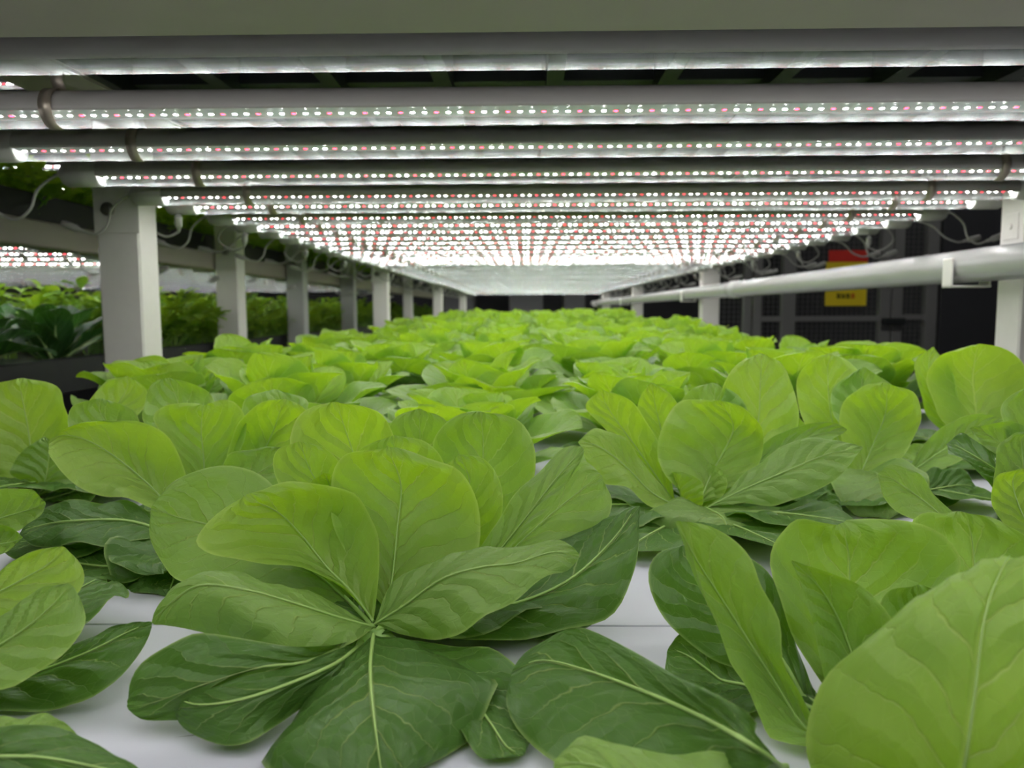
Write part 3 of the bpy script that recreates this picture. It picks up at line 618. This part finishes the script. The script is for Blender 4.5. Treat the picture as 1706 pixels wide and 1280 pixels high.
Cc = [
 ((300,880,.52), [(315,810,.53),(290,740,.54),(245,705,.545),(190,698,.545),(130,707,.54),(97,721,.535)], [(265,825,.535),(210,775,.545),(155,738,.545),(110,725,.54)], [(265,850,.505),(200,828,.505),(145,815,.51),(105,788,.515),(85,757,.52)], (82,735,.53), 0),
 ((335,870,.56), [(300,780,.57),(258,715,.58),(248,692,.585),(270,678,.59),(305,672,.595)], [(340,780,.59),(335,720,.60)], [(375,790,.57),(405,730,.58),(407,695,.585),(390,670,.59),(365,668,.595)], (338,676,.60), 0),
 ((320,860,.60), [(270,760,.61),(240,700,.62),(240,665,.625),(255,638,.63)], [], [(350,770,.61),(360,700,.62),(345,655,.625),(315,638,.63)], (278,630,.635), 1),
 ((360,870,.57), [(370,800,.57),(380,740,.575),(405,695,.58),(440,672,.585)], [(410,800,.585),(450,730,.60)], [(430,830,.56),(490,780,.565),(518,730,.57),(515,695,.575),(500,675,.58)], (472,668,.59), 0),
 ((290,860,.58), [(190,780,.58),(125,730,.585),(110,700,.59),(122,676,.595)], [], [(260,780,.58),(235,710,.585),(215,680,.59)], (165,664,.60), 1),
 ((310,880,.53), [(340,800,.53),(380,762,.53),(430,746,.53)], [], [(380,850,.50),(440,820,.50),(480,780,.51)], (470,745,.525), 1),
 ((300,895,.50), [(215,838,.51),(120,832,.51),(62,845,.51)], [(215,868,.495),(120,868,.49),(70,875,.495)], [(225,895,.475),(130,908,.47),(60,908,.475)], (28,888,.49), 2),
 ((300,895,.49), [(240,890,.485),(185,897,.475),(173,925,.465),(195,965,.45),(235,992,.44)], [(295,925,.475),(290,960,.455),(285,985,.44)], [(345,910,.49),(370,950,.47),(360,990,.45),(330,1010,.44)], (285,1012,.435), 2),
 ((290,900,.50), [(200,900,.49),(120,900,.485),(80,905,.48)], [], [(230,960,.45),(170,992,.44),(110,985,.445)], (68,915,.47), 2),
 ((340,880,.58), [(330,770,.60),(390,700,.61),(410,665,.62)], [], [(440,780,.60),(500,700,.61),(510,665,.62)], (455,647,.63), 1),
]
hero('lettuce_head', Vector((-.235, .53, BZ)), Cc, 'lettuce head on the left behind the focused one, broad leaf fanned to the left', 5, 21, [0.3, 1.3, 2.4, 4.9, 3.4])

Fh = [
 ((1430,800,.665), [(1405,750,.67),(1395,705,.675),(1410,665,.68),(1435,648,.685)], [(1455,740,.69),(1475,690,.70)], [(1490,775,.665),(1527,735,.67),(1537,690,.675),(1520,655,.68)], (1478,641,.69), 0),
 ((1450,785,.67), [(1410,775,.66),(1382,795,.645),(1392,830,.625),(1425,853,.61)], [(1462,790,.65),(1472,820,.625)], [(1500,762,.67),(1540,780,.65),(1550,810,.63),(1535,840,.615)], (1482,857,.60), 1),
 ((1420,800,.67), [(1370,730,.68),(1320,690,.68),(1300,680,.68)], [], [(1370,770,.665),(1320,745,.665),(1292,720,.67)], (1285,700,.675), 1),
 ((1430,800,.70), [(1350,720,.72),(1330,640,.73),(1350,600,.735)], [], [(1440,720,.72),(1445,650,.73),(1425,610,.735)], (1385,590,.74), 0),
 ((1500,800,.69), [(1540,740,.70),(1590,700,.70),(1640,690,.70)], [], [(1550,790,.68),(1610,760,.68),(1660,725,.69)], (1675,700,.70), 1),
 ((1500,815,.67), [(1550,785,.67),(1600,775,.665)], [], [(1530,840,.63),(1590,840,.63)], (1625,810,.65), 2),
 ((1450,800,.69), [(1400,720,.71),(1390,650,.72)], [], [(1490,720,.71),(1490,650,.72)], (1440,612,.73), 1),
]
hero('lettuce_head', Vector((.315, .685, BZ)), Fh, 'lettuce head at right whose cupped bright leaf stands over a drooping round leaf', 5, 23, [3.2, 4.0, 5.5, 1.0, 2.2])

J = [
 ((1680,900,.44), [(1590,855,.445),(1535,798,.45),(1490,773,.45)], [(1600,880,.44),(1540,835,.445),(1490,800,.448)], [(1580,890,.43),(1520,862,.435),(1475,830,.44)], (1463,790,.447), 1),
 ((1760,920,.45), [(1690,890,.455),(1657,835,.46),(1660,798,.465)], [], [(1760,880,.45),(1770,820,.455)], (1705,782,.465), 0),
 ((1780,900,.50), [(1700,840,.51),(1620,790,.515),(1585,760,.52)], [(1710,820,.52),(1640,770,.525)], [(1720,800,.54),(1660,735,.545),(1610,717,.545)], (1580,735,.54), 2),
 ((1780,860,.52), [(1700,780,.53),(1640,740,.54)], [], [(1760,760,.55),(1700,705,.555)], (1620,712,.55), 1),
 ((1780,880,.50), [(1680,850,.50),(1655,780,.51),(1665,740,.515)], [], [(1790,800,.51),(1770,740,.52)], (1715,722,.525), 1),
 ((1790,890,.52), [(1690,800,.55),(1670,700,.56),(1690,660,.565)], [], [(1800,780,.55),(1790,690,.56)], (1730,640,.57), 1),
]
hero('lettuce_head', Vector((.335, .45, BZ)), J, 'lettuce head at the right edge, folded leaf tip pointing left over the board', 5, 27, [2.4, 3.3, 4.2, 1.7, 5.2])

K = [
 ((1620,745,.80), [(1575,710,.80),(1549,660,.805),(1548,620,.81),(1572,585,.815)], [(1625,690,.83),(1620,630,.84)], [(1665,715,.80),(1700,665,.805),(1706,625,.81),(1685,585,.815)], (1628,571,.825), 0),
 ((1610,750,.82), [(1550,700,.83),(1532,640,.835),(1530,600,.84)], [], [(1600,690,.83),(1590,630,.835)], (1555,578,.85), 0),
 ((1620,750,.80), [(1560,735,.79),(1510,745,.78)], [], [(1600,780,.75),(1540,790,.75)], (1490,765,.77), 1),
]
hero('lettuce_head', Vector((.475, .82, BZ)), K, 'lettuce head before the right post with one large round glowing leaf', 7, 29, [.3, 1.1, 2.0, 2.9, 3.8, 4.7, 5.5])

Pl = [
 ((55,830,.67), [(-30,770,.68),(-60,700,.69),(-40,650,.70)], [(50,740,.70),(40,680,.71)], [(105,770,.68),(120,715,.685),(112,675,.69),(85,643,.70)], (30,631,.71), 0),
 ((60,830,.66), [(20,790,.65),(30,760,.65)], [], [(120,800,.64),(110,755,.645)], (70,728,.66), 1),
 ((70,835,.65), [(100,810,.65),(150,770,.65)], [], [(120,835,.62),(170,810,.62)], (190,790,.64), 2),
 ((50,820,.70), [(100,740,.72),(140,680,.73),(160,640,.735)], [], [(150,760,.70),(210,700,.71),(245,655,.72)], (210,627,.735), 0),
]
hero('lettuce_head', Vector((-.425, .70, BZ)), Pl, 'lettuce head at the left edge behind, its wide bright leaf reaching the frame', 8, 31, [0, .8, 1.6, 2.4, 3.2, 4.0, 4.8, 5.6])
Q = [
 ((-90,900,.45), [(-30,835,.45),(20,815,.45),(55,818,.45)], [], [(-20,890,.435),(30,880,.435),(65,862,.44)], (71,838,.445), 1),
 ((-80,920,.43), [(-30,880,.43),(10,876,.43)], [], [(-30,930,.415),(10,920,.42)], (34,895,.425), 1),
]
hero('lettuce_head', Vector((-.46, .44, BZ)), Q, 'lettuce head mostly outside the left edge, two small rounded leaf tips showing', 6, 37, [.9, 1.9, 2.9, 3.9, 4.9, 5.9])

# procedural heads on the staggered grid
protoP = [lettuce_parts('lettuce_head', random.Random(100+i), 21, 1.05+.06*(i % 3), spread=1.1) for i in range(5)]
usedP = [False]*5
meshes = [lettuce_mesh(random.Random(200+i), 15, 1.12).build('lettuce_head', LM) for i in range(7)]
usedM = [False]*7
near_lab = {
 (3, -.07): 'lettuce head directly behind the large focused one, pale round leaves above it',
 (4, -.26): 'lettuce head between the left edge plants and the nearest left post, soft focus',
 (4, .12): 'lettuce head behind the upright-leaved one right of centre',
 (5, -.45): 'lettuce head at the foot of the nearest left post',
 (5, -.07): 'lettuce head in the middle, third back from the large focused one',
 (5, .31): 'lettuce head right of centre, directly behind the one with the cupped bright leaf',
 (6, -.26): 'round closed lettuce head right of the nearest left post',
 (6, .12): 'lettuce head near the centre line with pale tips, in front of the blurred rows',
 (6, .50): 'lettuce head just left of the nearest right post',
 (7, -.45): 'lettuce head right behind the nearest left post',
 (7, -.07): 'lettuce head at the centre, last one with leaves still readable',
 (7, .31): 'lettuce head below the right half of the pipe with spread outer leaves',
}
skip = {(0, -.26), (0, .12), (1, -.45), (1, -.07), (1, .31), (2, -.26), (2, .12), (3, -.45), (3, .31), (4, .50), (0, .50), (2, .50)}
k = 0
for r in range(0, 56):
    y = .30+.14*r
    for x in ((-.26, .12, .50) if r % 2 == 0 else (-.45, -.07, .31)):
        if (r, x) in skip: continue
        rn = random.Random(r*17+int(x*100)); k += 1
        sc = rn.uniform(.92, 1.08)*(1.0+min(.08, .02*max(0, r-3))); rz = rn.uniform(0, 6.28)
        if r <= 9:
            i = k % 5; o = protoP[i] if not usedP[i] else copy_tree(protoP[i]); usedP[i] = True
        else:
            i = k % 7; o = meshes[i] if not usedM[i] else meshes[i].copy()
            if usedM[i]: COL.objects.link(o)
            usedM[i] = True
        o.location = (x+rn.uniform(-.018, .018), y+rn.uniform(-.015, .015), BZ); o.rotation_euler.z = rz
        o.rotation_euler.x = rn.uniform(-.06, .06); o.scale = (sc, sc, sc*rn.uniform(.9, 1.1)*(.84+.42*min(1, max(0, r-7)/24)))
        if (r, x) in near_lab: l = near_lab[(r, x)]; g = 'lettuce heads in the nearest rows'
        else:
            side = {-.26: 'left of the centre line', -.45: 'along the left posts', -.07: 'on the centre line', .12: 'right of the centre line', .31: 'in the right half', .50: 'along the pipe'}[x]
            if y < 2.2: l = 'blurred lettuce head between the first and second posts, nearer half, '+side
            elif y < 3.35: l = 'blurred lettuce head shortly before the second posts, '+side
            elif y < 5.5: l = 'small blurred lettuce head between the second and third posts, '+side
            else: l = 'tiny blurred lettuce head at the far end of the bed, '+side
            g = 'lettuce heads '+side
        tag(o, l, 'lettuce', g)

# ------------------------------------------------------------------ neighbour plants
def pak(rn, n=13):
    root = empty('pak_choi', (0, 0, 0))
    for k in range(n):
        a = k*2.4+rn.uniform(-.3, .3); q = k/(n-1)
        Lc, M, Rc = curves(a, .17-.04*q, .062, math.radians(40+40*q), math.radians(0+55*q+rn.uniform(-20, 10)), .3, (0, 0, .0), 16, rn.uniform(-.3, .3), rn.uniform(-.3, .3), -.3)
        m = MB(); loft(m, Lc, M, Rc, 8, 0, .003, k); lf = m.build('leaf', PAK, root)
        m = MB(); m.tube(M[:9], [.0042*(1-.08*i) for i in range(9)], 6); m.build('stalk', STEM, lf)
    return root
paks = [pak(random.Random(i+50)) for i in range(3)]
pl = ['dark pak choi in the black tray at the left edge', 'dark pak choi left of the nearest left post, leaf standing upright', 'dark pak choi just behind the black tray rim', 'dark pak choi deeper in the neighbouring tray']
for i, (x, y) in enumerate([(-.95, 1.30), (-.93, 1.52), (-1.13, 1.40), (-1.15, 1.66), (-.95, 1.08), (-1.38, 1.55), (-1.35, 1.85)]):
    o = paks[i] if i < 3 else copy_tree(paks[i % 3]); o.location = (x, y, -.11); o.rotation_euler.z = i*1.3
    sc = 1.0+.1*(i % 2); o.scale = (sc, sc, sc); tag(o, pl[min(i, 3)], 'pak choi', 'dark pak choi on the neighbouring rack')
def feather(rn, h, mat_i):
    m = MB()
    for k in range(26):
        a = rn.uniform(0, 6.28); e0 = math.radians(rn.uniform(50, 85)); e1 = math.radians(rn.uniform(-10, 70)); ln = h*rn.uniform(.7, 1.25)
        Lc, M, Rc = curves(a, ln, ln*.05, e0, e1, .2, (rn.uniform(-.02, .02), rn.uniform(-.02, .02), 0), 9)
        m.tube(M, [.0014*(1-.08*i) for i in range(9)], 4, mat_i)
        for j in (3, 4, 5, 6, 7, 8):
            for sg in (-1, 1):
                Lc2, M2, Rc2 = curves(a+sg*rn.uniform(.5, 1.3), ln*rn.uniform(.16, .28), ln*.13, rn.uniform(-.2, .9), rn.uniform(-.6, .6), .2, M[j], 5)
                loft(m, Lc2, M2, Rc2, 2, mat_i, .001, k+j)
    return m
fe = [feather(random.Random(70+i), .135, i % 2).build('leafy_green', [FEATH, FEATHD]) for i in range(4)]
uf = [False]*4; j = 0
def put(x, y, z, sc, label, group):
    global j
    i = j % 4; j += 1
    o = fe[i] if not uf[i] else fe[i].copy()
    if uf[i]: COL.objects.link(o)
    uf[i] = True; o.location = (x, y, z); o.rotation_euler.z = j*1.7; o.scale = (sc, sc, sc); tag(o, label, 'greens', group)
rn = random.Random(5); y = 1.85
while y < 7.2:
    for x in (-.92, -1.06, -1.22, -1.42) if y < 4 else (-.94, -1.12, -1.35):
        put(x+rn.uniform(-.03, .03), y+rn.uniform(-.03, .03), -.11, rn.uniform(.9, 1.2), 'feathery green plant in the lower tray, '+('front row' if x > -1 else 'back rows')+(' right of the nearest white post' if y < 2.3 else ' seen between the grey neighbouring posts' if y < 3.4 else ' far down the neighbouring rack'), 'feathery greens on the lower tray')
    y += .15 if y < 4 else .2
y = 1.15
while y < 4.6:
    for x in (-.89, -1.03):
        put(x+rn.uniform(-.01, .03), y+rn.uniform(-.03, .03), .172, rn.uniform(.6, .85), 'leafy green over the black upper tray, '+('left of the nearest white post' if y < 1.6 else 'behind the nearest white post' if y < 2.4 else 'blurred, right of the nearest white post'), 'greens on the upper tray')
    y += .13
